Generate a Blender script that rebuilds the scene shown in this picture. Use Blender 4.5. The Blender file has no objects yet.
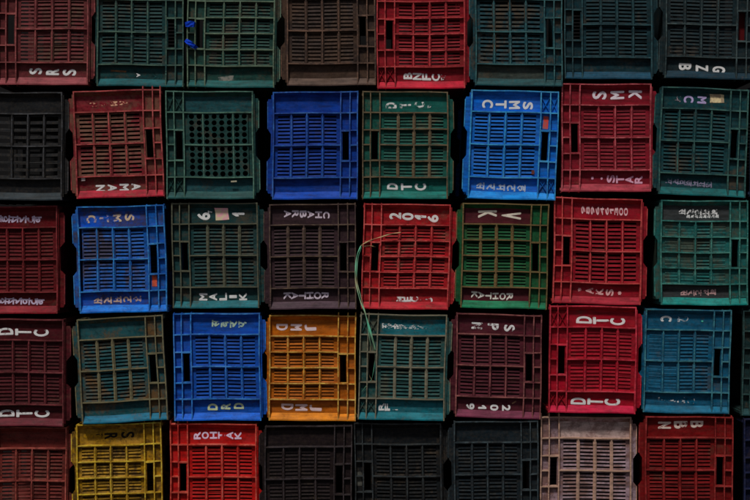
import bpy, bmesh, math, random
from mathutils import Vector, noise

# ------------------------------------------------------------------ camera, light, exposure
P = 0.4 / 108.0            # metres per photograph pixel on the plane of the crate fronts
ZC = 1.075                 # height of the picture centre above the ground
sc = bpy.context.scene
COL = sc.collection

cam_d = bpy.data.cameras.new("camera")
cam = bpy.data.objects.new("camera", cam_d)
COL.objects.link(cam)
CAM_DIST = 6.0
cam.location = (0, -CAM_DIST, ZC)
cam.rotation_euler = (math.radians(90), 0, 0)
cam_d.sensor_width = 36.0
cam_d.lens = 36.0 * CAM_DIST / (750 * P)
cam_d.clip_start = 0.05
cam_d.clip_end = 500
sc.camera = cam

SUN_EL, SUN_AZ = 60.0, -20.0    # azimuth measured from straight behind the camera
world = bpy.data.worlds.new("World")
sc.world = world
world.use_nodes = True
nt = world.node_tree
bg = nt.nodes["Background"]
sky = nt.nodes.new("ShaderNodeTexSky")
sky.sky_type = 'NISHITA'
sky.sun_disc = False
sky.sun_elevation = math.radians(SUN_EL)
sky.sun_rotation = math.radians(180 - SUN_AZ)
sky.air_density = 1.0
sky.dust_density = 3.0
nt.links.new(sky.outputs[0], bg.inputs[0])
bg.inputs[1].default_value = 0.05

sun_d = bpy.data.lights.new("sun", 'SUN')
sun_d.energy = 3.2
sun_d.angle = math.radians(6)
sun_d.color = (1.0, 0.95, 0.88)
sun = bpy.data.objects.new("sun", sun_d)
COL.objects.link(sun)
el, az = math.radians(SUN_EL), math.radians(SUN_AZ)
to_sun = Vector((math.sin(az) * math.cos(el), -math.cos(az) * math.cos(el), math.sin(el)))
sun.rotation_euler = to_sun.to_track_quat('Z', 'Y').to_euler()
sun.location = (0, -4, 6)

sc.view_settings.view_transform = 'Standard'
sc.view_settings.look = 'None'
sc.view_settings.gamma = 1.0
sc.view_settings.exposure = -0.40

F = 0.80      # how bright a white vertical face renders: albedo = wanted linear colour / F


# ------------------------------------------------------------------ materials
def lin(c):
    out = []
    for v in c:
        v /= 255.0
        v = v / 12.92 if v <= 0.04045 else ((v + 0.055) / 1.055) ** 2.4
        out.append(min(0.85, v / F))
    return tuple(out) + (1.0,)


def new_mat(name):
    m = bpy.data.materials.new(name)
    m.use_nodes = True
    b = m.node_tree.nodes["Principled BSDF"]
    return m, m.node_tree, b


def ramp(nt, src, a, b):
    r = nt.nodes.new("ShaderNodeMapRange")
    r.inputs[1].default_value = a
    r.inputs[2].default_value = b
    nt.links.new(src, r.inputs[0])
    return r.outputs[0]


def noise_tex(nt, co, scale, detail=4, rough=0.55, dist=0.0):
    n = nt.nodes.new("ShaderNodeTexNoise")
    n.inputs["Scale"].default_value = scale
    n.inputs["Detail"].default_value = detail
    n.inputs["Roughness"].default_value = rough
    n.inputs["Distortion"].default_value = dist
    nt.links.new(co, n.inputs["Vector"])
    return n.outputs[0]


def mixc(nt, fac, c1, c2):
    m = nt.nodes.new("ShaderNodeMix")
    m.data_type = 'RGBA'
    if hasattr(fac, "links"):
        nt.links.new(fac, m.inputs[0])
    else:
        m.inputs[0].default_value = fac
    for s, c in ((6, c1), (7, c2)):
        if isinstance(c, tuple):
            m.inputs[s].default_value = c
        else:
            nt.links.new(c, m.inputs[s])
    return m.outputs[2]


def mul(nt, a, k):
    m = nt.nodes.new("ShaderNodeMath")
    m.operation = 'MULTIPLY'
    nt.links.new(a, m.inputs[0])
    m.inputs[1].default_value = k
    return m.outputs[0]


def coords(nt, seed, stretch=(1, 1, 1)):
    tc = nt.nodes.new("ShaderNodeTexCoord")
    mp = nt.nodes.new("ShaderNodeMapping")
    mp.inputs["Location"].default_value = (seed * 3.7, seed * 1.3, seed * 5.1)
    mp.inputs["Scale"].default_value = stretch
    nt.links.new(tc.outputs["Object"], mp.inputs[0])
    return mp.outputs[0]


def plastic(name, base, dirt, amt, seed, rough=0.5, spec=0.13, scuff=0.12, patch=9.0):
    """old injection-moulded plastic: tone drift, grime patches, pale scuffs"""
    m, nt, b = new_mat(name)
    co = coords(nt, seed)
    hor = coords(nt, seed + 2, (1, 1, 6))
    big = noise_tex(nt, co, patch, 5, 0.6, 0.6)
    fine = noise_tex(nt, co, 90, 3, 0.6)
    dark = tuple(v * 0.50 for v in base[:3]) + (1.0,)
    lite = tuple(min(0.9, v * 1.3 + 0.001) for v in base[:3]) + (1.0,)
    c = mixc(nt, ramp(nt, noise_tex(nt, hor, 14, 4), 0.3, 0.7), dark, lite)
    # chalky sun fading
    g = sum(base[:3]) / 3
    chalk = tuple(min(0.8, (v * 0.84 + g * 0.16) * 1.4 + 0.004) for v in base[:3]) + (1.0,)
    c = mixc(nt, mul(nt, ramp(nt, noise_tex(nt, coords(nt, seed + 21, (1, 1, 1.6)), 7.5, 6, 0.68, 0.5), 0.46, 0.66), 0.22 + 0.5 * min(1, amt * 1.5)), c, chalk)
    # grime patches with ragged edges
    add = nt.nodes.new("ShaderNodeMath")
    add.operation = 'ADD'
    nt.links.new(big, add.inputs[0])
    nt.links.new(mul(nt, fine, 0.25), add.inputs[1])
    lo = 0.80 - 0.42 * amt
    fac = mul(nt, ramp(nt, add.outputs[0], lo, lo + 0.16), min(1.0, 0.35 + amt))
    c = mixc(nt, fac, c, dirt)
    # dust film
    film = lin((90, 76, 60))
    c = mixc(nt, mul(nt, ramp(nt, fine, 0.4, 0.75), 0.28 * (0.2 + amt)), c, film)
    # fine scratches
    sx = noise_tex(nt, coords(nt, seed + 5, (30, 30, 300)), 1.2, 2, 0.5, 0.3)
    sc_ = mul(nt, ramp(nt, sx, 0.62, 0.72), scuff * 1.6)
    c = mixc(nt, sc_, c, tuple(min(0.8, v * 1.7 + 0.03) for v in base[:3]) + (1.0,))
    # black specks and smudges of grime
    sp = noise_tex(nt, coords(nt, seed + 9), 46, 6, 0.75, 0.8)
    c = mixc(nt, mul(nt, ramp(nt, sp, 0.50, 0.66), 0.35 + 0.5 * amt), c, tuple(v * 0.18 for v in base[:3]) + (1.0,))
    nt.links.new(c, b.inputs["Base Color"])
    r = nt.nodes.new("ShaderNodeMapRange")
    nt.links.new(big, r.inputs[0])
    r.inputs[3].default_value = rough - 0.08
    r.inputs[4].default_value = rough + 0.3
    nt.links.new(r.outputs[0], b.inputs["Roughness"])
    b.inputs["Specular IOR Level"].default_value = spec
    bp = nt.nodes.new("ShaderNodeBump")
    bp.inputs["Strength"].default_value = 0.45
    bp.inputs["Distance"].default_value = 0.002
    nt.links.new(noise_tex(nt, co, 38, 5, 0.65), bp.inputs["Height"])
    nt.links.new(bp.outputs[0], b.inputs["Normal"])
    return m


def paint(name, col, under, wear, seed):
    """stencil paint with wear showing the plastic below"""
    m, nt, b = new_mat(name)
    co = coords(nt, seed)
    n = noise_tex(nt, co, 75, 4, 0.6, 0.4)
    n2 = noise_tex(nt, co, 17, 2, 0.5)
    add = nt.nodes.new("ShaderNodeMath")
    add.operation = 'ADD'
    nt.links.new(mul(nt, n, 0.55), add.inputs[0])
    nt.links.new(mul(nt, n2, 0.45), add.inputs[1])
    t = 0.70 - 0.40 * wear
    fac = ramp(nt, add.outputs[0], t - 0.03, t + 0.04)
    tint = tuple(v * 0.82 for v in col[:3]) + (1.0,)
    pc = mixc(nt, ramp(nt, noise_tex(nt, co, 40, 3), 0.35, 0.7), col, tint)
    c = mixc(nt, fac, pc, under)
    nt.links.new(c, b.inputs["Base Color"])
    b.inputs["Roughness"].default_value = 0.7
    b.inputs["Specular IOR Level"].default_value = 0.15
    return m


def plain(name, col, rough=0.8, scale=8.0, var=0.35):
    m, nt, b = new_mat(name)
    co = coords(nt, 1.0)
    c2 = tuple(v * (1 - var) for v in col[:3]) + (1.0,)
    c = mixc(nt, ramp(nt, noise_tex(nt, co, scale, 5), 0.3, 0.7), col, c2)
    nt.links.new(c, b.inputs["Base Color"])
    b.inputs["Roughness"].default_value = rough
    b.inputs["Specular IOR Level"].default_value = 0.15
    return m


# ------------------------------------------------------------------ small mesh helpers
def link_mesh(name, bm, mats, parent=None, loc=None, recalc=True):
    if recalc:
        bmesh.ops.recalc_face_normals(bm, faces=bm.faces)
    me = bpy.data.meshes.new(name)
    bm.to_mesh(me)
    bm.free()
    for m in mats:
        me.materials.append(m)
    o = bpy.data.objects.new(name, me)
    COL.objects.link(o)
    if parent:
        o.parent = parent
    if loc:
        o.location = loc
    return o


def box(bm, x0, x1, y0, y1, z0, z1, mi=0):
    vs = [bm.verts.new(p) for p in ((x0, y0, z0), (x1, y0, z0), (x1, y1, z0), (x0, y1, z0),
                                    (x0, y0, z1), (x1, y0, z1), (x1, y1, z1), (x0, y1, z1))]
    for f in ((0, 3, 2, 1), (4, 5, 6, 7), (0, 1, 5, 4), (1, 2, 6, 5), (2, 3, 7, 6), (3, 0, 4, 7)):
        bm.faces.new([vs[i] for i in f]).material_index = mi


def prism(bm, pts, y0, y1, mi=0):
    """outline in x,z extruded from y0 to y1"""
    a = [bm.verts.new((x, y0, z)) for x, z in pts]
    b = [bm.verts.new((x, y1, z)) for x, z in pts]
    bm.faces.new(a).material_index = mi
    bm.faces.new(b[::-1]).material_index = mi
    n = len(pts)
    for i in range(n):
        bm.faces.new((a[i], b[i], b[(i + 1) % n], a[(i + 1) % n])).material_index = mi


# ------------------------------------------------------------------ glyphs
_gl = {}
ASCII = set('ABCDEFGHIJKLMNOPQRSTUVWXYZ0123456789*.-:')


ONE = ([(0.1, -.5), (.5, -.5), (.5, .5), (.15, .5), (-.5, .2), (-.5, -.02), (.1, .2)], [(0, 1, 2, 3, 6), (3, 4, 5, 6)])


def glyph(ch, bold):
    """(verts, faces) of a character scaled to a unit box, thin plate"""
    if ch == '1':
        return ONE
    key = (ch, bold)
    if key in _gl:
        return _gl[key]
    cu = bpy.data.curves.new("glyph", 'FONT')
    cu.body = ch
    cu.offset = bold
    cu.resolution_u = 4
    o = bpy.data.objects.new("glyph", cu)
    COL.objects.link(o)
    dg = bpy.context.evaluated_depsgraph_get()
    me = bpy.data.meshes.new_from_object(o.evaluated_get(dg))
    vs = [v.co.copy() for v in me.vertices]
    fs = [tuple(p.vertices) for p in me.polygons]
    bpy.data.objects.remove(o)
    bpy.data.curves.remove(cu)
    bpy.data.meshes.remove(me)
    if vs:
        x0, x1 = min(v.x for v in vs), max(v.x for v in vs)
        y0, y1 = min(v.y for v in vs), max(v.y for v in vs)
        sx, sy = max(1e-4, x1 - x0), max(1e-4, y1 - y0)
        vs = [((v.x - x0) / sx - 0.5, (v.y - y0) / sy - 0.5) for v in vs]
    _gl[key] = (vs, fs)
    return _gl[key]


# ------------------------------------------------------------------ the crate
RECESS = 0.018
DEPTH = 0.56
UW, VH = 87.0, 108.0     # nominal front in photograph pixels


def make_crate(c):
    rnd = random.Random(c['id'])
    seed = rnd.uniform(0, 40)
    sgn = 1.0 if c['hand'] == 'R' else -1.0      # R: open rim to the right
    W, H = c['w'] * P, c['h'] * P
    su, sv = W / UW, H / VH
    ph = [rnd.uniform(0, 6.28) for _ in range(6)]
    wa = c.get('warp', 1.0) * 0.0013

    # the Empty stands at the middle of the side the crate lies on
    a = math.radians(c['rot'])
    cx, cz = (c['x'] - 375) * P, ZC + (250 - c['y']) * P
    yoff = c.get('push', rnd.uniform(-0.014, 0.016))
    root = bpy.data.objects.new("plastic_crate", None)
    root.empty_display_size = 0.1
    COL.objects.link(root)
    # picture rotation a is counter-clockwise seen from the camera
    bx, bz = cx + math.sin(a) * H / 2, cz - math.cos(a) * H / 2
    root.location = (bx, yoff + DEPTH / 2, bz)
    root.rotation_euler = (0, -a, 0)
    root['label'] = c['label']
    root['category'] = 'crate'
    root['group'] = 'plastic crates stacked on their sides in a wall'

    def warp(x, z):
        """slow bends of old plastic, x,z metres from the front's centre"""
        tx, tz = x / W, z / H
        dx = wa * (math.sin(3.1 * tz + ph[0]) + 0.7 * math.sin(7 * tz + ph[1] + 2 * tx))
        dz = wa * (math.sin(3.3 * tx + ph[2]) + 0.7 * math.sin(8 * tx + ph[3] + 2.5 * tz))
        return x + dx, z + dz

    def X(u):            # nominal px from base -> local x
        return sgn * (u - UW / 2) * su

    def Z(v):            # nominal px from the top -> metres from centre
        return (VH / 2 - v) * sv

    def Y(d):
        return d - DEPTH / 2

    def put(bmx, dz0=H / 2):
        for v in bmx.verts:
            x, z = warp(v.co.x, v.co.z)
            v.co.x, v.co.z = x, z + dz0

    # ---------------- materials of this crate
    dirt = lin(c.get('dirt', (70, 58, 45)))
    amt = min(0.7, c.get('amt', 0.3) * 1.0 + 0.05)
    base = lin(c['body'])
    m_body = plastic("crate_plastic", base, dirt, amt, seed, patch=c.get('patch', 9.0))
    rb = tuple(r * 0.98 + min(255, b * 1.2 + 12) * 0.26 for r, b in zip(c['rib'], c['body']))
    if c.get('divrib'):
        rb = c['rib']
    m_rib = plastic("scuffed_rib", lin(rb), base, c.get('ribamt', 0.55), seed + 3, scuff=0.45, patch=16, spec=0.28, rough=0.42)
    m_lip = plastic("ledge_plastic", lin(c['lip']), dirt, amt * 0.45, seed + 7)
    mats = [m_body, m_rib, m_lip]
    if 'band' in c:
        mats.append(plastic("painted_band", lin(c['band']), dirt, 0.15, seed + 11))
    else:
        mats.append(plastic("band_plastic", lin(c.get('panel', c['body'])), dirt,
                            c.get('bandamt', amt * 0.8), seed + 13, patch=c.get('patch', 9.0)))

    # ---------------- front panel as a stepped relief
    colb = [(5, 17.3), (20.3, 33.2), (36.4, 49.3), (52.3, 65)]
    ub = {0, 1.3, 3.6, 68.7, 69.9, 71.0, 77.6, 78.2, 79.3, 85.8, 87, 34.2, 35.3, 18.3, 19.3, 50.3, 51.3}
    for p, q in colb:
        ub |= {p, q}
    four = c['style'] in ('four', 'holes4')
    ribs = [20.8, 53.2, 85.7] + ([37.2, 69.4] if four else [])
    vb = {0, 1.2, 5.2, 20.8, 22.1, 85.7, 87, 100.4, 106.8, 108, 53.2, 54.5,
          38.4, 39.6, 69.4, 70.6, 40.2, 68.8}
    zones = [(22.1, 37.2), (38.4, 53.2), (54.5, 69.4), (70.6, 85.7)] if four else [(22.1, 53.2), (54.5, 85.7)]
    if four:
        vb |= {37.2, 38.4, 69.4, 70.6}
    n = c.get('slots', 3 if four else 7)
    sw = c['slotw'] if c['id'] == '21' else min(0.5, c.get('slotw', 0.38) + 0.07)
    n = {3: 4, 4: 4, 5: 7, 6: 8, 7: 8, 8: 8}[n] if c['id'] != '21' else n
    rows = []
    for z0, z1 in zones:
        z0 += 0.9
        z1 -= 0.9
        pit = (z1 - z0) / n
        for k in range(n):
            s0 = z0 + pit * (k + 0.5 - sw / 2)
            s1 = z0 + pit * (k + 0.5 + sw / 2)
            rows.append((s0, s1))
            vb |= {s0, s1}
    fill = c.get('fill', 'oooo')          # per column, o open, g groove, f flat dust
    if c['hand'] == 'L':
        fill = fill[::-1]                 # written left to right as in the picture
    ub = sorted(ub)
    vb = sorted(vb)
    # drop slivers
    def clean(b):
        out = [b[0]]
        for t in b[1:]:
            if t - out[-1] > 0.12:
                out.append(t)
        return out
    ub, vb = clean(ub), clean(vb)
    jit = {}

    def cell(i, j):
        u = (ub[i] + ub[i + 1]) / 2
        v = (vb[j] + vb[j + 1]) / 2
        """-> (depth at upper edge, depth at lower edge, hole?, material)"""
        E = 0.0
        if u < 1.3 or u > 85.8:
            return E, E, False, 1
        if v < 1.2:
            return 0.0008, 0.0008, False, 1
        if v > 106.8:
            return 0.0008, 0.0008, False, 2
        if 68.7 < u < 69.9 or 78.2 < u < 79.3:
            if not (1.2 <= v <= 106.8):
                return 0.001, 0.001, False, 1
            return 0.0012, 0.0012, False, 1
        if v < 5.2:
            return 0.0012, RECESS, False, 0
        if v > 100.4:
            return RECESS, 0.001, False, 2
        collar = u > 69.9
        for r in (20.8, 85.7):
            if r < v < r + 1.35:
                return 0.002, 0.002, False, 1
        if v < 20.8 or v > 87:
            if collar:
                return RECESS - 0.003, RECESS - 0.003, False, 0
            return RECESS, RECESS, False, 3
        if collar:
            if u < 78.2:
                if 40.2 < v < 68.8:
                    if 71.0 < u < 77.6:
                        return 0, 0, True, 0
                    return 0.006, 0.006, False, 0
                if 38.4 < v < 40.2 or 68.8 < v < 70.6:
                    return 0.003, 0.003, False, 1
                return RECESS - 0.003, RECESS - 0.003, False, 0
            if 38.4 < v < 39.6 or 69.4 < v < 70.6 or 53.2 < v < 54.5:
                return 0.003, 0.003, False, 1
            return RECESS - 0.003, RECESS - 0.003, False, 0
        # slat field
        if 53.2 < v < 54.5:
            return 0.0022, 0.0022, False, 1
        if four and (37.2 < v < 38.4 or 69.4 < v < 70.6):
            return 0.0028, 0.0028, False, 1
        if c.get('mslot') and 1.3 < u < 3.6:
            return 0, 0, True, 0
        for k, (p, q) in enumerate(colb):
            if p < u < q:
                f = fill[k]
                for s0, s1 in rows:
                    if s0 < v < s1:
                        if f == 'o':
                            return 0, 0, True, 0
                        if f == 'g':
                            return RECESS, RECESS, False, 0
                        return 0.0120, 0.0120, False, 0
                key = (k, j)
                if key not in jit:
                    jit[key] = rnd.uniform(-0.0012, 0.0014)
                return 0.0132 + jit[key], 0.0112 + jit[key], False, 0
        if 34.2 < u < 35.3:
            return 0.002, 0.002, False, 1
        if 18.3 < u < 19.3 or 50.3 < u < 51.3:
            return 0.0038, 0.0038, False, 1
        if u < 5 or u > 65:
            return 0.0125, 0.0125, False, 0
        return 0.0072, 0.0072, False, (1 if c.get('divrib', False) else 0)

    BACK = RECESS + 0.0035
    bm = bmesh.new()
    nu, nv = len(ub) - 1, len(vb) - 1
    cells = [[cell(i, j) for j in range(nv)] for i in range(nu)]

    if c['style'] == 'holes4' or c['style'] == 'holes':
        # perforated field: slat cells are replaced below, keep one flat window
        pass

    def quad(p, mi):
        q = []
        for t in p:
            if not q or (Vector(t) - Vector(q[-1])).length > 1e-6:
                q.append(t)
        if len(q) > 2 and (Vector(q[0]) - Vector(q[-1])).length < 1e-6:
            q.pop()
        if len(q) < 3:
            return
        bm.faces.new([bm.verts.new(t) for t in q]).material_index = mi

    holes = c['style'] == 'holes'

    def in_field(i, j):
        u = (ub[i] + ub[i + 1]) / 2
        v = (vb[j] + vb[j + 1]) / 2
        return holes and 5 < u < 65 and (22.1 < v < 53.2 or 54.5 < v < 85.7)

    for i in range(nu):
        xa, xb = X(ub[i]), X(ub[i + 1])
        for j in range(nv):
            za, zb = Z(vb[j]), Z(vb[j + 1])
            d0, d1, hole, mi = cells[i][j]
            if in_field(i, j):
                cells[i][j] = (0.006, 0.006, False, 0)
                continue
            if not hole:
                quad([(xa, Y(d0), za), (xb, Y(d0), za), (xb, Y(d1), zb), (xa, Y(d1), zb)], mi)
                quad([(xa, Y(BACK), za), (xa, Y(BACK), zb), (xb, Y(BACK), zb), (xb, Y(BACK), za)], 0)
    for i in range(nu + 1):
        x = X(ub[i])
        for j in range(nv):
            za, zb = Z(vb[j]), Z(vb[j + 1])
            A = cells[i - 1][j] if i > 0 else None
            B = cells[i][j] if i < nu else None

            def dd(t):
                return (BACK, BACK) if (t is None or t[2]) else (t[0], t[1])
            a0, a1 = dd(A)
            b0, b1 = dd(B)
            if abs(a0 - b0) < 1e-6 and abs(a1 - b1) < 1e-6:
                continue
            top = A if (a0 + a1) < (b0 + b1) else B
            quad([(x, Y(a0), za), (x, Y(b0), za), (x, Y(b1), zb), (x, Y(a1), zb)], top[3] if top else 0)
    for j in range(nv + 1):
        z = Z(vb[j])
        for i in range(nu):
            xa, xb = X(ub[i]), X(ub[i + 1])
            A = cells[i][j - 1] if j > 0 else None
            B = cells[i][j] if j < nv else None
            a = BACK if (A is None or A[2]) else A[1]
            b = BACK if (B is None or B[2]) else B[0]
            if abs(a - b) < 1e-6:
                continue
            top = A if a < b else B
            quad([(xa, Y(a), z), (xb, Y(a), z), (xb, Y(b), z), (xa, Y(b), z)], top[3] if top else 0)
    if holes:
        # 8 x 10 round holes, each in its own square of the field
        for (v0, v1) in ((22.1, 53.2), (54.5, 85.7)):
            NR, NC = 5, 8
            for r in range(NR):
                for k in range(NC):
                    ua, ue = 5 + 60 * k / NC, 5 + 60 * (k + 1) / NC
                    va, ve = v0 + (v1 - v0) * r / NR, v0 + (v1 - v0) * (r + 1) / NR
                    uc, vc = (ua + ue) / 2 + rnd.uniform(-.1, .1), (va + ve) / 2 + rnd.uniform(-.1, .1)
                    rad = 2.55 + rnd.uniform(-.12, .12)
                    sq, ci = [], []
                    for t in range(16):
                        an = t * math.pi / 8 + math.pi / 8 * 0
                        ca, sa = math.cos(an), math.sin(an)
                        k2 = 1 / max(abs(ca), abs(sa))
                        sq.append(((ua + ue) / 2 + ca * k2 * (ue - ua) / 2, (va + ve) / 2 + sa * k2 * (ve - va) / 2))
                        ci.append((uc + ca * rad, vc + sa * rad))
                    for t in range(16):
                        s = (t + 1) % 16
                        for dpt in (0.006, BACK):
                            quad([(X(sq[t][0]), Y(dpt), Z(sq[t][1])), (X(sq[s][0]), Y(dpt), Z(sq[s][1])),
                                  (X(ci[s][0]), Y(dpt), Z(ci[s][1])), (X(ci[t][0]), Y(dpt), Z(ci[t][1]))], 0)
                        quad([(X(ci[t][0]), Y(.006), Z(ci[t][1])), (X(ci[s][0]), Y(.006), Z(ci[s][1])),
                              (X(ci[s][0]), Y(BACK), Z(ci[s][1])), (X(ci[t][0]), Y(BACK), Z(ci[t][1]))], 0)
        # thin vertical ribs over the field, between the hole columns
        for u in (20.0, 34.9 + 15.1):
            box(bm, min(X(u - .45), X(u + .45)), max(X(u - .45), X(u + .45)), Y(0.0035), Y(0.0058), Z(53.0), Z(22.3), 1)
            box(bm, min(X(u - .45), X(u + .45)), max(X(u - .45), X(u + .45)), Y(0.0035), Y(0.0058), Z(85.5), Z(54.7), 1)
    if 'x' in c.get('extra', ''):
        # moulded cross braces in the corner cells of the collar
        for (u0, u1) in ((70.0, 78.1), (79.4, 85.7)):
            for (v0, v1) in ((5.8, 20.6), (87.2, 100.0)):
                for (pa, pb, dq) in (((u0, v0), (u1, v1), .0), ((u1, v0), (u0, v1), .0004)):
                    w = 0.28
                    pts = [(X(pa[0] - w), Z(pa[1])), (X(pa[0] + w), Z(pa[1])), (X(pb[0] + w), Z(pb[1])), (X(pb[0] - w), Z(pb[1]))]
                    prism(bm, pts, Y(0.0090 + dq), Y(RECESS - 0.0032), 0)
    bmesh.ops.remove_doubles(bm, verts=bm.verts, dist=1e-5)
    put(bm)
    front = link_mesh("front_panel", bm, mats, root)
    # the far end is moulded like the near one
    back = bpy.data.objects.new("back_panel", front.data)
    COL.objects.link(back)
    back.parent = root
    back.scale = (1, -1, 1)

    # ---------------- long sides (lying: upper and lower)
    wall_z = H / 2 - 4.2 * P
    for s in (1, -1):
        bm = bmesh.new()
        z0, z1 = sorted((s * wall_z, s * (wall_z - 0.003)))
        box(bm, min(X(2), X(85.5)), max(X(2), X(85.5)), Y(BACK), Y(DEPTH - BACK), z0, z1, 0)
        # ribs that wrap round the crate
        post = c.get('post', 0.0)
        for u in (69.3, 78.75, 86.4, 0.65):
            if s > 0 and post and u > 60:
                o1 = H / 2 + post * P
                zz = H / 2 + 0.0003
                prism(bm, [(X(u - .55), zz), (X(u + .55), zz), (X(u + .5), o1 - .0012), (X(u + .2), o1),
                           (X(u - .2), o1), (X(u - .5), o1 - .0012)], Y(0.0006), Y(DEPTH - BACK), 1)
                continue
            out = H / 2 + (1.0 * P if u > 60 else 0.1 * P)
            lo_, hi_ = sorted((s * (wall_z + 0.0002), s * out))
            box(bm, min(X(u - .6), X(u + .6)), max(X(u - .6), X(u + .6)), Y(BACK + 0.0005), Y(DEPTH - BACK), lo_, hi_, 1)
        # upright stiffeners along the side
        for k in range(1, 6):
            y = Y(BACK + (DEPTH - 2 * BACK) * k / 6)
            lo_, hi_ = sorted((s * (wall_z + 0.0002), s * (H / 2 - 0.001)))
            box(bm, min(X(2), X(68)), max(X(2), X(68)), y - .0015, y + .0015, lo_, hi_, 0)
        put(bm)
        link_mesh("side_wall", bm, [m_body, m_rib], root)

    # ---------------- crate bottom (to the left or right as it lies) with its foot ring
    bm = bmesh.new()
    xa, xb = sorted((X(-1.2), X(0.6)))
    box(bm, xa, xb, Y(0.020), Y(DEPTH - 0.020), Z(103), Z(5), 0)
    fl = c.get('foot', 5.6)
    pts = [(-1.2, 7), (-fl + 1, 7), (-fl, 9.5), (-fl, 37), (-2.2, 42), (-2.2, 65), (-fl, 69.5), (-fl, 99), (-fl + 1.4, 102), (-1.2, 102)]
    for y0, y1 in ((0.0135, 0.0265), (DEPTH - 0.0265, DEPTH - 0.0135)):
        prism(bm, [(X(u), Z(v)) for u, v in pts], Y(y0), Y(y1), 0)
    # thin bead on the edge of the foot ring
    for (va, ve) in ((9.5, 37), (69.5, 99)):
        x0, x1 = sorted((X(-fl - .25), X(-fl + .65)))
        box(bm, x0, x1, Y(0.0115), Y(0.030), Z(ve), Z(va), 1)
    # strip between front edge and foot ring
    x0, x1 = sorted((X(-1.4), X(-0.02)))
    box(bm, x0, x1, Y(0.0060), Y(0.0132), Z(105), Z(3), 0)
    put(bm)
    link_mesh("bottom_panel", bm, [m_body, m_rib], root)

    # ---------------- open rim, one bar along each long side
    for s in (1, -1):
        bm = bmesh.new()
        z0, z1 = sorted((s * (H / 2 - 1.4 * P), s * (H / 2 - 4.0 * P)))
        x0, x1 = sorted((X(85.9), X(87.6)))
        box(bm, x0, x1, Y(BACK + .001), Y(DEPTH - BACK - .001), z0, z1, 0)
        put(bm)
        link_mesh("rim_bar", bm, [m_rib], root)

    # ---------------- lettering and stuck-on things, given in photograph pixels
    def local(px, py):
        dx, dz = (px - c['x']) * P, -(py - c['y']) * P
        return dx * math.cos(a) + dz * math.sin(a), -dx * math.sin(a) + dz * math.cos(a)

    for t in c.get('text', []):
        chars, xl, xr, yl, yr, lh, lw = t[:7]
        opt = t[7] if len(t) > 7 else {}
        colr = lin(opt.get('col', (238, 230, 240)))
        under = lin(c.get('band', c.get('panel', c['body'])))
        mt = paint("stencil_paint", colr, under, opt.get('wear', 0.2), seed + xl)
        bm = bmesh.new()
        N = len(chars)
        rot = 1 if c['hand'] == 'R' else -1
        rr = opt.get('up', rot)
        for k, ch in enumerate(chars):
            if ch == ' ':
                continue
            f = k / (N - 1) if N > 1 else 0
            px, py = xl + (xr - xl) * f, yl + (yr - yl) * f
            lx, lz = local(px, py)
            vs, fs = glyph(ch, opt.get('bold', 0.0))
            hh, ww = lh, lw
            if ch in '.-':
                hh, ww = lh * .28, lw * .35
            if ch == '*':
                hh, ww = lh * .5, lw * .6
            if ch in opt.get('small', ''):
                hh, ww = lh * .55, lw * .8
            if ch in '1I':
                ww *= 0.42
            hh *= rnd.uniform(.95, 1.05)
            ww *= rnd.uniform(.95, 1.05)
            tilt = math.radians(rnd.uniform(-2.5, 2.5))
            mir = -1 if ch in opt.get('mirror', '') else 1
            # a broad brush: the letter laid a few times, each coat a hair lower than the last
            fat = opt.get('fat', min(0.55, 0.045 * lh + 0.05)) * P
            if ch not in ASCII:
                fat = 0.22 * P
            if ch in '1I':
                ww = lw * (0.42 if ch == 'I' else 0.62)
            spots = [(0, 0)] + [(math.cos(q * math.pi / 4), math.sin(q * math.pi / 4)) for q in range(8)]
            for q, (ox, oz) in enumerate(spots):
                top = []
                for gx, gy in vs:
                    gx *= mir
                    # glyph up (gy) runs along +x for R, -x for L
                    x = rr * gy * (hh * P - 2 * fat) + ox * fat
                    z = -rr * gx * (ww * P - 2 * fat) + oz * fat
                    x, z = x * math.cos(tilt) - z * math.sin(tilt), x * math.sin(tilt) + z * math.cos(tilt)
                    wx, wz = warp(lx + x, lz + z)
                    top.append(bm.verts.new((wx, Y(RECESS - 0.0009 + 0.00004 * q), wz + H / 2)))
                for fc in fs:
                    try:
                        bm.faces.new([top[t2] for t2 in fc])
                    except ValueError:
                        pass
        # give the paint a body
        ret = bmesh.ops.extrude_face_region(bm, geom=bm.faces[:])
        for g in ret['geom']:
            if isinstance(g, bmesh.types.BMVert):
                g.co.y += 0.0004
        o = link_mesh("lettering", bm, [mt], root)

    for s in c.get('stick', []):
        nm, px, py, w, h, r, colr, dpt = s[:8]
        lx, lz = local(px, py)
        bm = bmesh.new()
        w, h = w * P, h * P
        pts = []
        r = math.radians(r)
        for (qx, qz) in ((-.5, -.48), (-.1, -.5), (.5, -.5), (.48, 0), (.5, .42), (.3, .5), (-.5, .5), (-.46, .1)):
            qx, qz = qx * w, qz * h
            wx, wz = warp(lx + qx * math.cos(r) - qz * math.sin(r), lz + qx * math.sin(r) + qz * math.cos(r))
            pts.append((wx, wz + H / 2))
        prism(bm, pts, Y(dpt - 0.0009), Y(dpt - 0.0001))
        mm, nt2, b2 = new_mat(nm)
        co2 = coords(nt2, px)
        c1 = lin(colr)
        c2 = lin(s[8]) if len(s) > 8 else tuple(v * .6 for v in c1[:3]) + (1,)
        cc = mixc(nt2, ramp(nt2, noise_tex(nt2, co2, 60, 3), .42, .58), c1, c2)
        nt2.links.new(cc, b2.inputs["Base Color"])
        b2.inputs["Roughness"].default_value = .8
        link_mesh(nm, bm, [mm], root)
    return root


CRATES = []  # outer crates' colours take in some light falloff towards the frame corners


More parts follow.
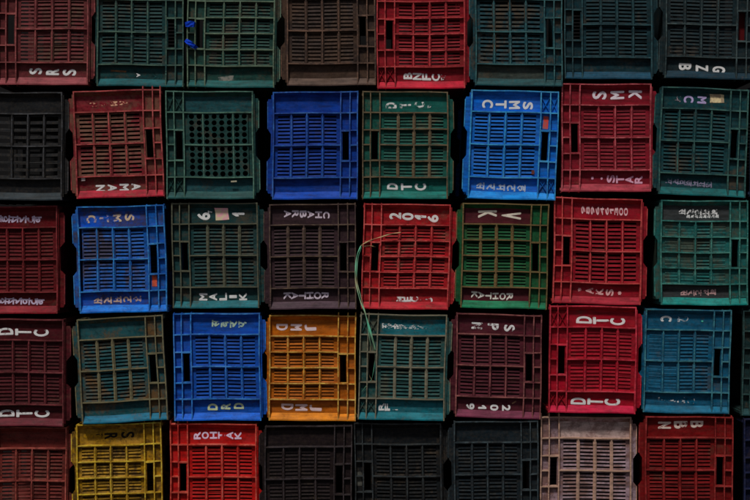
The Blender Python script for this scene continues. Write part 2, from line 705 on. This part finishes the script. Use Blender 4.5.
def C(id, x, y, w, h, rot, hand, style, body, rib, lip, label, **k):
    d = dict(id=id, x=x, y=y, w=w, h=h, rot=rot, hand=hand, style=style, body=body, rib=rib, lip=lip, label=label)
    d.update(k)
    CRATES.append(d)


W_ = (208, 198, 208)
TAN = (92, 70, 52)
# ---- first row from the top
C('11', 43.2, 29, 91, 112, -0.6, 'L', 'two', (92, 34, 38), (108, 52, 50), (128, 58, 64),
  "brownish red crate with three white letters, in the top left corner of the wall",
  amt=.35, text=[("SRS", 35.3, 69.3, 70.8, 72.3, 13.5, 6.2)])
C('12', 140.2, 32, 86.8, 108, -0.4, 'R', 'two', (10, 54, 56), (64, 80, 66), (6, 78, 84),
  "dark teal crate with tiny traces of worn paint, second from the left in top row",
  amt=.35, text=[("A", 138, 138, 74.7, 74.7, 4, 4), ("A:", 155, 160, 76, 75, 4, 5, dict(wear=.8))],
  stick=[("paint_patch", 118, 71, 16, 1.6, -3, (110, 70, 35), RECESS)])
C('13', 230.9, 33, 87.6, 108, -0.6, 'L', 'four', (18, 60, 54), (82, 90, 72), (10, 78, 78),
  "dark green crate with two bright blue ties knotted beside its hand hole", amt=.4, slots=4, ribamt=.3,
  stick=[("paint_patch", 226, 77.5, 16, 5, 8, (120, 118, 110), RECESS, (40, 70, 66))])
C('14', 331.3, 30, 89, 110, 0, 'R', 'two', (46, 34, 31), (84, 60, 46), (84, 66, 58),
  "dusty brown crate in the top row, left of the bright red crate with white letters",
  amt=.55, dirt=(66, 48, 38), fill='gggg', panel=(58, 42, 34), slots=6)
C('15', 421, 33.5, 88.5, 109, 0, 'L', 'four', (122, 8, 25), (140, 48, 46), (168, 10, 40),
  "bright red crate with white letters in the top row, above a green crate",
  amt=.12, extra='x', text=[("BNFC", 407.7, 436, 75, 76.3, 8.8, 6.8), ("ज", 443.7, 443.7, 76.3, 76.3, 5, 6, dict(wear=.6))])
C('16', 518.6, 32, 87, 108, -0.3, 'R', 'two', (6, 56, 66), (46, 78, 78), (24, 66, 70),
  "dark teal crate with a bare grey smeared band, right of the top bright red crate",
  amt=.45, panel=(48, 58, 54), slots=5)
C('17', 608.6, 24, 88, 109, 0, 'L', 'two', (6, 42, 50), (30, 58, 62), (8, 60, 82),
  "plain very dark teal crate in the top row, directly above a lettered crimson crate", amt=.2, fill='ogoo', slots=8)
C('18', 710.8, 24.5, 90, 108, -1.0, 'R', 'two', (14, 34, 40), (48, 60, 60), (8, 42, 56),
  "near black crate in the top right corner, red showing in its hand hole",
  amt=.25, text=[("BZG", 686.7, 720.7, 67, 68.3, 13, 7)])
# ---- second row
C('21', 19, 146, 87, 108, 0, 'L', 'two', (20, 22, 25), (50, 51, 54), (34, 44, 50),
  "charcoal black crate with wide slots, leftmost in the second row", amt=.3, slots=4, slotw=.58, dirt=(50, 46, 42))
C('22', 118.9, 143.9, 87.5, 107.5, 1.9, 'R', 'two', (112, 20, 33), (132, 62, 56), (150, 18, 42),
  "tilted crimson crate with brown smears over worn letters, right of the charcoal black crate",
  amt=.62, dirt=(100, 66, 54), post=3.4, slots=5, patch=7,
  text=[("NAMA", 95, 125, 104, 103.2, 8, 4.5, dict(wear=.52, col=(215, 165, 135))), ("NAMA", 98.4, 134, 188.2, 187.0, 9, 7.2)],
  stick=[("paint_patch", 82, 178.6, 4, 3, 0, (190, 170, 170), 0.0085)])
C('23', 209.7, 144.7, 87.5, 108, 0.3, 'L', 'holes', (18, 58, 56), (66, 92, 78), (24, 70, 70),
  "dark green crate perforated with rows of round holes", amt=.3, extra='x', ribamt=.3, panel=(20, 66, 72),
  stick=[("paint_patch", 233, 181, 6, 1.5, 2, (170, 165, 140), 0.002)])
C('24', 315.2, 145.1, 85.5, 108, 0, 'R', 'two', (0, 50, 134), (34, 76, 128), (0, 60, 156),
  "deep blue crate without any letters, right of the crate with round holes", amt=.08, slots=6)
C('25', 405, 145, 86, 107.5, 0, 'L', 'four', (8, 76, 66), (96, 82, 60), (8, 102, 94),
  "green crate with brown ribs and white letters, below the bright red top row crate",
  divrib=True, amt=.3, dirt=(84, 74, 58), ribamt=.3, fill='gggo', panel=(8, 86, 78), bandamt=.15, slots=4,
  text=[("DTC", 390.7, 419.3, 105, 104.6, 11, 6, dict(wear=.52)), ("ज", 429.3, 429.3, 105.8, 105.8, 4, 4, dict(wear=.6)),
        ("DTC", 392.4, 420.7, 186.5, 186.7, 11, 6.8), ("ज", 431.6, 431.6, 187, 187, 4, 6, dict(wear=.75))])
C('26', 513.1, 144.9, 88, 109, -1.9, 'R', 'two', (0, 94, 180), (44, 112, 158), (0, 120, 220),
  "brightest light blue crate with white letters and a red tag above its hand hole",
  amt=.1, dirt=(50, 66, 80), ribamt=.4, extra='x', panel=(0, 96, 204),
  text=[("CTMS", 486, 526.3, 103.8, 105.3, 10.6, 8), ("सरमटह", 481.7, 523, 186.6, 188, 8.5, 7, dict(wear=.42, bold=.01, col=(170, 185, 205)))],
  stick=[("tag", 544.6, 121.5, 5.4, 13, -3, (200, 60, 50), RECESS - .003, (150, 90, 90)),
         ("paint_patch", 534, 172, 3, 4, 0, (110, 50, 40), .0085)])
C('27', 606.5, 137.4, 89.5, 108, -0.6, 'L', 'two', (118, 14, 33), (146, 74, 76), (148, 48, 62),
  "crimson crate with large white letters in the second row, right of the brightest blue crate",
  amt=.15, fill='gggg', slots=7, slotw=.3,
  text=[("SMK", 600, 635.7, 94.4, 94.4, 13.5, 8.5, dict(mirror="K", col=(225, 205, 235))),
        ("-.STAR", 593, 639.3, 178, 179.4, 8, 7.6, dict(wear=.25, col=(215, 160, 185)))])
C('28', 703.7, 141.8, 87.5, 108, -2.0, 'R', 'two', (4, 56, 62), (50, 78, 70), (10, 88, 90),
  "dark teal crate with a torn cream sticker on its upper band", amt=.35, fill='oogo', slots=6,
  text=[("मC M", 677, 701.3, 99.5, 100.2, 9.5, 7.2, dict(wear=.35, small='म', col=(180, 165, 205))) if False else ("CM", 688, 701.3, 99.6, 100, 9.5, 7.2, dict(col=(176, 160, 205))),
        ("म", 677, 677, 99.5, 99.5, 6, 6, dict(wear=.6, bold=.01, col=(150, 130, 140))),
        ("सरवजमसक", 670.7, 711, 182.4, 184.6, 6.6, 6, dict(wear=.45, bold=.01, col=(130, 125, 150)))],
  stick=[("sticker", 716.4, 97.6, 14.5, 8.6, 4, (215, 195, 150), RECESS, (150, 130, 105)),
         ("paint_patch", 669, 90, 5, 3, 0, (90, 55, 20), RECESS)])
# ---- third row
C('31', 13, 260, 87, 108, 0, 'L', 'two', (84, 4, 14), (96, 30, 32), (118, 12, 28),
  "dark red crate with small white script on both bands, leftmost in the third row", amt=.15, fill='gggg', foot=6.5,
  text=[("हसरटब", 2.8, 36, 218.7, 219.4, 8.5, 7.5, dict(bold=.01, wear=.3, col=(190, 175, 200))),
        ("हसरवटब", -1, 38.3, 301, 302, 8.5, 7, dict(bold=.01, wear=.3, col=(190, 175, 200)))])
C('32', 122.3, 259, 87.6, 106.5, 1.8, 'R', 'two', (0, 80, 160), (34, 98, 148), (0, 104, 208),
  "tilted blue crate with brown stains and an orange tag below its hand hole",
  amt=.45, dirt=(60, 48, 42), mslot=True, slots=6, panel=(0, 72, 172),
  text=[("CTMS", 92.3, 130.7, 218.4, 217, 9.5, 7.4, dict(wear=.35, col=(205, 180, 150))),
        ("सरमटह", 96.3, 135.7, 300.4, 299, 8.2, 6.5, dict(wear=.35, bold=.01, col=(195, 165, 150)))],
  stick=[("tag", 153.3, 280.8, 5, 12.5, 0, (215, 80, 45), RECESS - .003, (170, 70, 50))])
C('33', 214.6, 255.4, 86.5, 105.5, 0.6, 'L', 'two', (15, 54, 56), (80, 82, 66), (12, 94, 104),
  "dark green crate with a pinkish sticker stuck over its upper letters", divrib=True, amt=.35, ribamt=.25, foot=6.5,
  text=[("6", 203.3, 203.3, 216, 216, 12.5, 7.6), ("1", 238, 238, 214, 214, 13, 6.2), ("7", 210.5, 210.5, 211.8, 211.8, 6, 3, dict(wear=.5)),
        ("MALIK", 201.3, 241.3, 296.8, 297, 8, 7.6)],
  stick=[("sticker", 221.4, 213.3, 13.6, 13, 6, (215, 150, 165), RECESS, (200, 185, 150))])
C('34', 312.6, 256.5, 86.5, 105, 0, 'R', 'two', (47, 30, 37), (88, 70, 58), (68, 50, 60),
  "purplish brown crate with white place name letters, above the orange crate", divrib=True, amt=.25,
  text=[("ARBAHC", 287.5, 326.3, 213.8, 215, 6.8, 7.2, dict(col=(200, 185, 200))), ("KATHOR", 286.5, 324.5, 295.6, 296.2, 7.3, 7, dict(col=(200, 185, 200)))])
C('35', 406, 256.5, 87.3, 105.5, -1.2, 'L', 'four', (142, 14, 24), (156, 64, 58), (160, 20, 35),
  "red crate with the year 2016 on it and twine threaded through its hand hole", amt=.3, dirt=(110, 76, 62), slots=4, slotw=.36,
  text=[("2016", 394, 432, 215.8, 218, 11.5, 7.2, dict(wear=.3)), ("MEC.J", 402, 430, 299, 299.6, 8, 5, dict(wear=.45))])
C('36', 504.8, 256, 86.3, 105, -1.7, 'R', 'four', (6, 76, 42), (108, 88, 52), (10, 104, 70),
  "green crate with maroon painted bands behind its cream letters", divrib=True, amt=.3, dirt=(54, 56, 28), band=(72, 20, 30), slots=4, ribamt=.2,
  text=[("KV", 487, 510.8, 214.4, 215.6, 19, 7.4, dict(col=(225, 205, 190))), ("KATHOR", 475.7, 511, 295.2, 297, 6.3, 7, dict(col=(220, 210, 200)))])
C('37', 597.6, 251, 88, 106, -1.4, 'L', 'two', (130, 6, 27), (150, 62, 54), (140, 25, 42),
  "red crate with a row of ten small painted digits along its upper band", amt=.15, slots=5, ribamt=.45,
  text=[("9896461300", 583.3, 626, 209.8, 211, 3.7, 8, dict(fat=.12, wear=0, col=(235, 175, 180))),
        ("*AKS*", 581, 621, 290.4, 292.2, 8, 6.4, dict(wear=.35, col=(215, 165, 165)))])
C('38', 704.8, 252.6, 87.5, 105, -0.2, 'R', 'four', (8, 84, 82), (56, 98, 88), (10, 118, 112),
  "teal crate with filled in slots and dark grey bands behind smudged script", amt=.5, dirt=(58, 66, 56), fill='ffgf', band=(48, 52, 54), slots=3,
  text=[("सरटमब", 683, 715, 211.4, 211.8, 7, 6, dict(wear=.4, bold=.01)), ("सरवमनपरस", 689, 718, 216, 216, 3.4, 3.4, dict(wear=.4, bold=.01)),
        ("सरटमब", 685, 714, 293.5, 291.6, 7, 6, dict(wear=.45, bold=.01, col=(190, 150, 150)))])
# ---- fourth row
C('41', 20.3, 372.6, 87, 107, 0, 'L', 'two', (64, 8, 18), (84, 36, 38), (86, 25, 36),
  "maroon crate with large stretched white letters, leftmost in the fourth row", amt=.15, fill='gggg', foot=6.5,
  text=[("DTC", 5, 40.5, 332, 333, 16, 7, dict(wear=.3)), ("DTC", 6, 41.3, 413.6, 414.4, 16, 7.2)])
C('42', 122.8, 369.4, 85.8, 105, 2.8, 'R', 'two', (14, 66, 72), (104, 98, 72), (0, 94, 122),
  "tilted teal crate smeared with brown dirt and bearing no letters, above the yellow crate",
  divrib=True, amt=.5, dirt=(92, 64, 30), ribamt=.2, slots=8, patch=8)
C('43', 217, 367.2, 86.7, 107.5, 0.6, 'L', 'two', (0, 66, 152), (35, 96, 155), (0, 88, 196),
  "blue crate with pale greenish letters, left of the orange crate", amt=.1, slots=6,
  text=[("सबरए", 216, 242.7, 324, 324.8, 8, 7.2, dict(bold=.015, wear=.35, col=(160, 185, 165))), ("DRD", 211.6, 237.7, 408, 406.8, 9.8, 6.4, dict(col=(195, 205, 160)))])
C('44', 312.4, 368.4, 87, 106, 0, 'R', 'four', (156, 82, 4), (192, 128, 60), (200, 116, 15),
  "bright orange crate with pinkish letters", amt=.12, dirt=(120, 70, 30), slots=4, slotw=.34, post=3.2,
  text=[("DMJ", 281.7, 310.3, 327.7, 328.3, 12, 6.4, dict(wear=.12, col=(235, 195, 200))), ("DMJ", 287.4, 315.7, 408, 408.8, 12, 6.4, dict(wear=.2, col=(230, 190, 192)))])
C('45', 402.4, 366.9, 86.2, 105.5, -1.4, 'L', 'two', (26, 70, 70), (112, 108, 90), (0, 94, 106),
  "grey green crate with tan ribs and flaking script, with twine hanging in its hand hole", amt=.4, dirt=(78, 78, 64), ribamt=.15, extra='x', slots=7,
  panel=(10, 92, 104), bandamt=.35, divrib=True,
  text=[("सरजमAहI", 385, 422, 326, 327, 8, 5, dict(wear=.5, bold=.01)), ("RF", 382.5, 388.5, 407.2, 407.6, 5.5, 7.5), ("I", 396.5, 396.5, 410, 410, 5, 2, dict(wear=.3))])
C('46', 498.6, 366, 85.5, 104, -1.3, 'R', 'two', (72, 21, 34), (108, 66, 60), (98, 36, 60),
  "maroon crate with the year 2019 on its lower band", amt=.2,
  text=[("NPS", 476.7, 509.3, 326.4, 328, 10.8, 6.8, dict(wear=.38)), ("9102", 471.3, 507.3, 407.4, 408, 8.2, 6.2)],
  stick=[("paint_patch", 515, 402.4, 5, 1.4, 32, (140, 100, 75), RECESS)])
C('47', 592, 359.6, 87, 107, -0.9, 'L', 'two', (140, 2, 28), (150, 40, 52), (165, 12, 52),
  "bright crimson crate with large stretched white letters, above the pale pinkish crate", amt=.08, fill='gggg', extra='x', slots=8, slotw=.35,
  text=[("DTC", 583.3, 617, 320.5, 321.5, 15.5, 7.2), ("DTC", 578.7, 613, 401.5, 402.6, 15.5, 6.8)])
C('48', 687.6, 361.3, 86, 104, -1.2, 'R', 'two', (0, 76, 106), (50, 92, 96), (3, 88, 118),
  "petrol blue crate with broken white letters, below the teal crate with filled slots", amt=.25, fill='ffgg', slots=6,
  text=[("C", 666, 666, 319, 319, 11.5, 6), ("2", 682.7, 682.7, 319.4, 319.4, 11, 5.5, dict(wear=.45)),
        ("सबरट", 664, 692.7, 398.8, 401, 8, 5.6, dict(wear=.55, bold=.01))],
  stick=[("paint_patch", 702, 321, 2, 1.6, 0, (60, 170, 150), RECESS)])
C('49', 787, 364, 87, 106, -0.5, 'L', 'two', (14, 42, 44), (36, 62, 60), (16, 56, 60),
  "dark green crate cut off by the right edge, beside the petrol blue crate", amt=.3)
# ---- fifth row
C('51', 22, 482, 87, 108, 0, 'L', 'two', (96, 32, 28), (122, 58, 48), (110, 50, 44),
  "rusty red brown crate without letters in the bottom left corner", amt=.4, slots=6, foot=6.5, dirt=(74, 44, 36))
C('52', 119.3, 478, 85.6, 108, 1.4, 'R', 'four', (146, 108, 8), (168, 130, 34), (150, 112, 20),
  "yellow crate with black letters", amt=.5, dirt=(60, 42, 14), slots=4, slotw=.36, patch=22,
  text=[("RS", 110.7, 127.6, 436.5, 435.6, 13, 6.2, dict(col=(22, 16, 12), wear=.15, fat=.4)), ("Sज", 88, 98, 436, 436, 9, 4, dict(col=(40, 25, 12), wear=.6))])
C('53', 212.7, 477.8, 86.8, 107.5, 0.2, 'L', 'two', (160, 8, 7), (196, 74, 58), (170, 20, 15),
  "bright scarlet crate with white letters, right of the yellow crate", amt=.08, slots=6, post=3.2,
  text=[("ROHTAK", 196.3, 237.2, 436.8, 436.4, 7.0, 7.4, dict(col=(220, 190, 215)))])
C('54', 308.5, 479.5, 87.5, 107, 0, 'R', 'two', (22, 13, 16), (44, 40, 43), (26, 18, 20),
  "brownish black crate below the orange crate", amt=.15, fill='gggg')
C('55', 398, 477, 87, 107, 0.2, 'L', 'two', (11, 16, 20), (36, 42, 44), (15, 22, 25),
  "black bottom row crate with a small grey label beside its hand hole", amt=.2, foot=6,
  stick=[("sticker", 358.3, 480, 6, 14, 0, (70, 70, 64), RECESS - .003)])
C('56', 496, 474.5, 84.5, 107, 0, 'R', 'two', (13, 25, 32), (44, 54, 58), (20, 32, 38),
  "blackish grey crate with dark squares at its base, left of the pale pinkish crate", amt=.3, dirt=(44, 44, 42), slots=6)
C('57', 586.4, 471.5, 91, 108, 0, 'L', 'two', (138, 116, 126), (168, 134, 116), (166, 134, 110),
  "pale pinkish white crate with tan ribs and no letters", divrib=True, amt=.55, dirt=(108, 80, 76), slots=6, slotw=.5, post=4, patch=14, ribamt=.2,
  panel=(170, 148, 144), bandamt=.4)
C('58', 689.6, 470.8, 88, 108, 0, 'R', 'two', (102, 3, 7), (112, 34, 32), (108, 8, 12),
  "dark scarlet crate with three pale letters, bottom row, right of the pale pinkish crate", amt=.12, slots=7, slotw=.36,
  text=[("NBB", 665.3, 697.7, 426, 425, 13.5, 7.4, dict(col=(205, 185, 175), wear=.3))])
C('59', 788, 473, 88, 108, 0, 'L', 'two', (4, 10, 40), (14, 22, 50), (6, 14, 46),
  "dark navy blue crate cut off by the right edge in the bottom row", amt=.1)
C('29', 795, 142, 88, 108, -0.5, 'L', 'two', (6, 24, 50), (24, 40, 60), (8, 28, 56),
  "navy crate barely showing at the right edge, second row", amt=.1)

# ------------------------------------------------------------------ setting
gm = plain("trodden_earth", (0.10, 0.085, 0.07, 1), .95, 6, .5)
bm = bmesh.new()
bmesh.ops.create_grid(bm, x_segments=60, y_segments=60, size=40)
for v in bm.verts:
    r = max(abs(v.co.x), abs(v.co.y))
    v.co.z = 0.03 * noise.noise(v.co * 0.8) * min(1, max(0, (r - 3) / 3))
ground = link_mesh("ground", bm, [gm])
ground['kind'] = 'structure'

wm = plain("gap_backing_dark", (0.012, 0.012, 0.013, 1), .9, 3, .5)
bm = bmesh.new()
box(bm, -4.0, 4.0, 0.72, 0.92, 0.002, 2.9)  # added dark backing, hides the sky and keeps gaps between crates black
wall = link_mesh("gap_backing", bm, [wm])
wall['kind'] = 'structure'

for c in CRATES:
    make_crate(c)


# ------------------------------------------------------------------ twine and other small things
def wpt(px, py, y):
    k = (CAM_DIST + y) / CAM_DIST
    return Vector(((px - 375) * P * k, y, ZC + (250 - py) * P * k))


def strand(bm, pts, r, flat=0.5, segs=6, mi=0):
    """a tube through a smoothed line of points"""
    V = [Vector(p) for p in pts]
    out = []
    n = len(V)
    for i in range(n - 1):
        p0, p1, p2, p3 = V[max(i - 1, 0)], V[i], V[i + 1], V[min(i + 2, n - 1)]
        for k in range(8):
            t = k / 8
            out.append(0.5 * ((2 * p1) + (p2 - p0) * t + (2 * p0 - 5 * p1 + 4 * p2 - p3) * t * t + (3 * p1 - p0 - 3 * p2 + p3) * t ** 3))
    out.append(V[-1])
    rings = []
    for i, p in enumerate(out):
        d = (out[min(i + 1, len(out) - 1)] - out[max(i - 1, 0)]).normalized()
        s = d.cross(Vector((0, 1, 0)))
        s = s.normalized() if s.length > 1e-4 else Vector((1, 0, 0))
        q = d.cross(s).normalized()
        tw = i * 0.22
        e = min(1.0, 0.35 + 0.25 * min(i, len(out) - 1 - i))
        ring = []
        for k in range(segs):
            an = 2 * math.pi * k / segs
            a1, b1 = math.cos(an) * r * e, math.sin(an) * r * flat * e
            ring.append(bm.verts.new(p + s * (a1 * math.cos(tw) - b1 * math.sin(tw)) + q * (a1 * math.sin(tw) + b1 * math.cos(tw))))
        rings.append(ring)
    for a_, b_ in zip(rings, rings[1:]):
        for k in range(segs):
            bm.faces.new((a_[k], a_[(k + 1) % segs], b_[(k + 1) % segs], b_[k])).material_index = mi
    bm.faces.new(rings[0])
    bm.faces.new(rings[-1][::-1])


m, nt_, b_ = new_mat("faded_twine")
co = coords(nt_, 4)
cc = mixc(nt_, ramp(nt_, noise_tex(nt_, co, 9, 3), .35, .6), lin((100, 190, 155)), lin((175, 170, 130)))
nt_.links.new(cc, b_.inputs["Base Color"])
b_.inputs["Roughness"].default_value = .6
m2 = plain("dry_twine", lin((175, 150, 110)), .8, 60, .3)
bm = bmesh.new()
f = -0.012
strand(bm, [wpt(401, 232.4, f), wpt(393, 233.6, f - .006), wpt(384, 236, f - .01), wpt(373, 239.5, f - .014), wpt(364.5, 243.2, f - .016), wpt(361, 245.5, f - .014)], .0024, mi=1)
strand(bm, [wpt(376, 247, .02), wpt(370, 245.8, f), wpt(364.5, 246.3, f - .01), wpt(361, 245.5, f - .016)], .0022, mi=1)
strand(bm, [wpt(361, 245.5, f - .014), wpt(357.5, 254, f - .012), wpt(355.6, 266, f - .012), wpt(355.4, 278, f - .014), wpt(357.5, 291, f - .014), wpt(361, 303, f - .014),
            wpt(365, 313, f - .014), wpt(369, 326, f - .012), wpt(373, 340, f - .008), wpt(375.2, 350, f)], .0026)
strand(bm, [wpt(361.5, 246.5, f - .012), wpt(358.6, 256, f - .010), wpt(356.8, 270, f - .01), wpt(357.2, 282, f - .012), wpt(360.5, 296, f - .012),
            wpt(364.6, 310, f - .014), wpt(367.0, 322, f - .012), wpt(369.2, 336, f - .008), wpt(371.2, 349, .0)], .0015)
for dx, x2, y2, r in ((0.8, 374.4, 351, .0018),):
    strand(bm, [wpt(364.2, 309, f - .016), wpt(366.4 + dx * .5, 320, f - .016), wpt(369.2 + dx, 333, f - .012), wpt((x2 + 370.5 + dx) / 2, 343, f - .006), wpt(x2, y2, .004)], r, mi=0)
strand(bm, [wpt(371, 346, f), wpt(369.4, 356, .002), wpt(368.4, 366, .004), wpt(369.6, 376, .006), wpt(372.5, 381, .012)], .0008, mi=1)
strand(bm, [wpt(374, 348, f), wpt(374.8, 358, .004), wpt(373.6, 370, .006), wpt(371.6, 379, .006), wpt(367, 385, -.004), wpt(361.5, 392, -.006)], .0007, mi=0)
tw = link_mesh("twine", bm, [m, m2])
tw['label'] = "faded green and tan twine looping down from the red crate marked 2016"
tw['category'] = "twine"

# blue ties on the dark green crate of the top row
mb = plain("blue_cloth", lin((8, 60, 190)), .8, 30, .35)


def tie(pts, wd, label):
    bm = bmesh.new()
    n = len(pts)
    for s, yy in ((0, 0), (1, .003)):
        pass
    a_, b2 = [], []
    for i, (px, py, y) in enumerate(pts):
        w2 = wd * (0.55 + 0.45 * math.sin(math.pi * (i + .7) / n)) * P / 2
        d = Vector((pts[min(i + 1, n - 1)][0] - pts[max(i - 1, 0)][0], -(pts[min(i + 1, n - 1)][1] - pts[max(i - 1, 0)][1])))
        d.normalize()
        nx, nz = -d.y, d.x
        p = wpt(px, py, y)
        fold = .0015 * math.sin(i * 2.1)
        a_.append([p + Vector((nx * w2 * t, fold * (1 if k % 2 else -1), nz * w2 * t)) for k, t in enumerate((-1, -.4, .2, 1))])
    fr = [[bm.verts.new(q) for q in r] for r in a_]
    bk = [[bm.verts.new(q + Vector((0, .0025, 0))) for q in r] for r in a_]
    for i in range(n - 1):
        for k in range(3):
            bm.faces.new((fr[i][k], fr[i + 1][k], fr[i + 1][k + 1], fr[i][k + 1]))
            bm.faces.new((bk[i][k], bk[i][k + 1], bk[i + 1][k + 1], bk[i + 1][k]))
        bm.faces.new((fr[i][0], bk[i][0], bk[i + 1][0], fr[i + 1][0]))
        bm.faces.new((fr[i][3], fr[i + 1][3], bk[i + 1][3], bk[i][3]))
    bm.faces.new((*fr[0], *bk[0][::-1]))
    bm.faces.new((*fr[-1][::-1], *bk[-1]))
    o = link_mesh("cloth_tie", bm, [mb])
    o['label'] = label
    o['category'] = 'tie'
    o['group'] = 'blue ties on the dark green crate'


tie([(185.2, 24.4, .004), (188, 24, -.006), (191, 23.8, -.008), (194, 24.2, -.006), (195.6, 24.6, .01)], 6.2,
    "short bright blue tie knotted level across the crate edge, upper of two")
tie([(185.5, 39.8, .006), (188, 41.8, -.006), (191, 44, -.008), (194.2, 46.2, -.004), (197.6, 48.6, .012)], 5.0,
    "bright blue tie slanting down into the hand hole, lower of two")

# red sheet seen through the hand hole of the top right crate
bm = bmesh.new()
p0, p1 = wpt(736.5, 46, .05), wpt(747.5, 8, .05)
box(bm, p0.x, p1.x, .045, .049, p0.z, p1.z)
for v in bm.verts:
    v.co.y += .004 * math.sin(v.co.z * 40)
o = link_mesh("red_sheet", bm, [plain("red_plastic_sheet", lin((84, 4, 8)), .6, 20, .3)])
o['label'] = "dark red plastic sheet showing through the hand hole of the top right crate"
o['category'] = "plastic sheet"
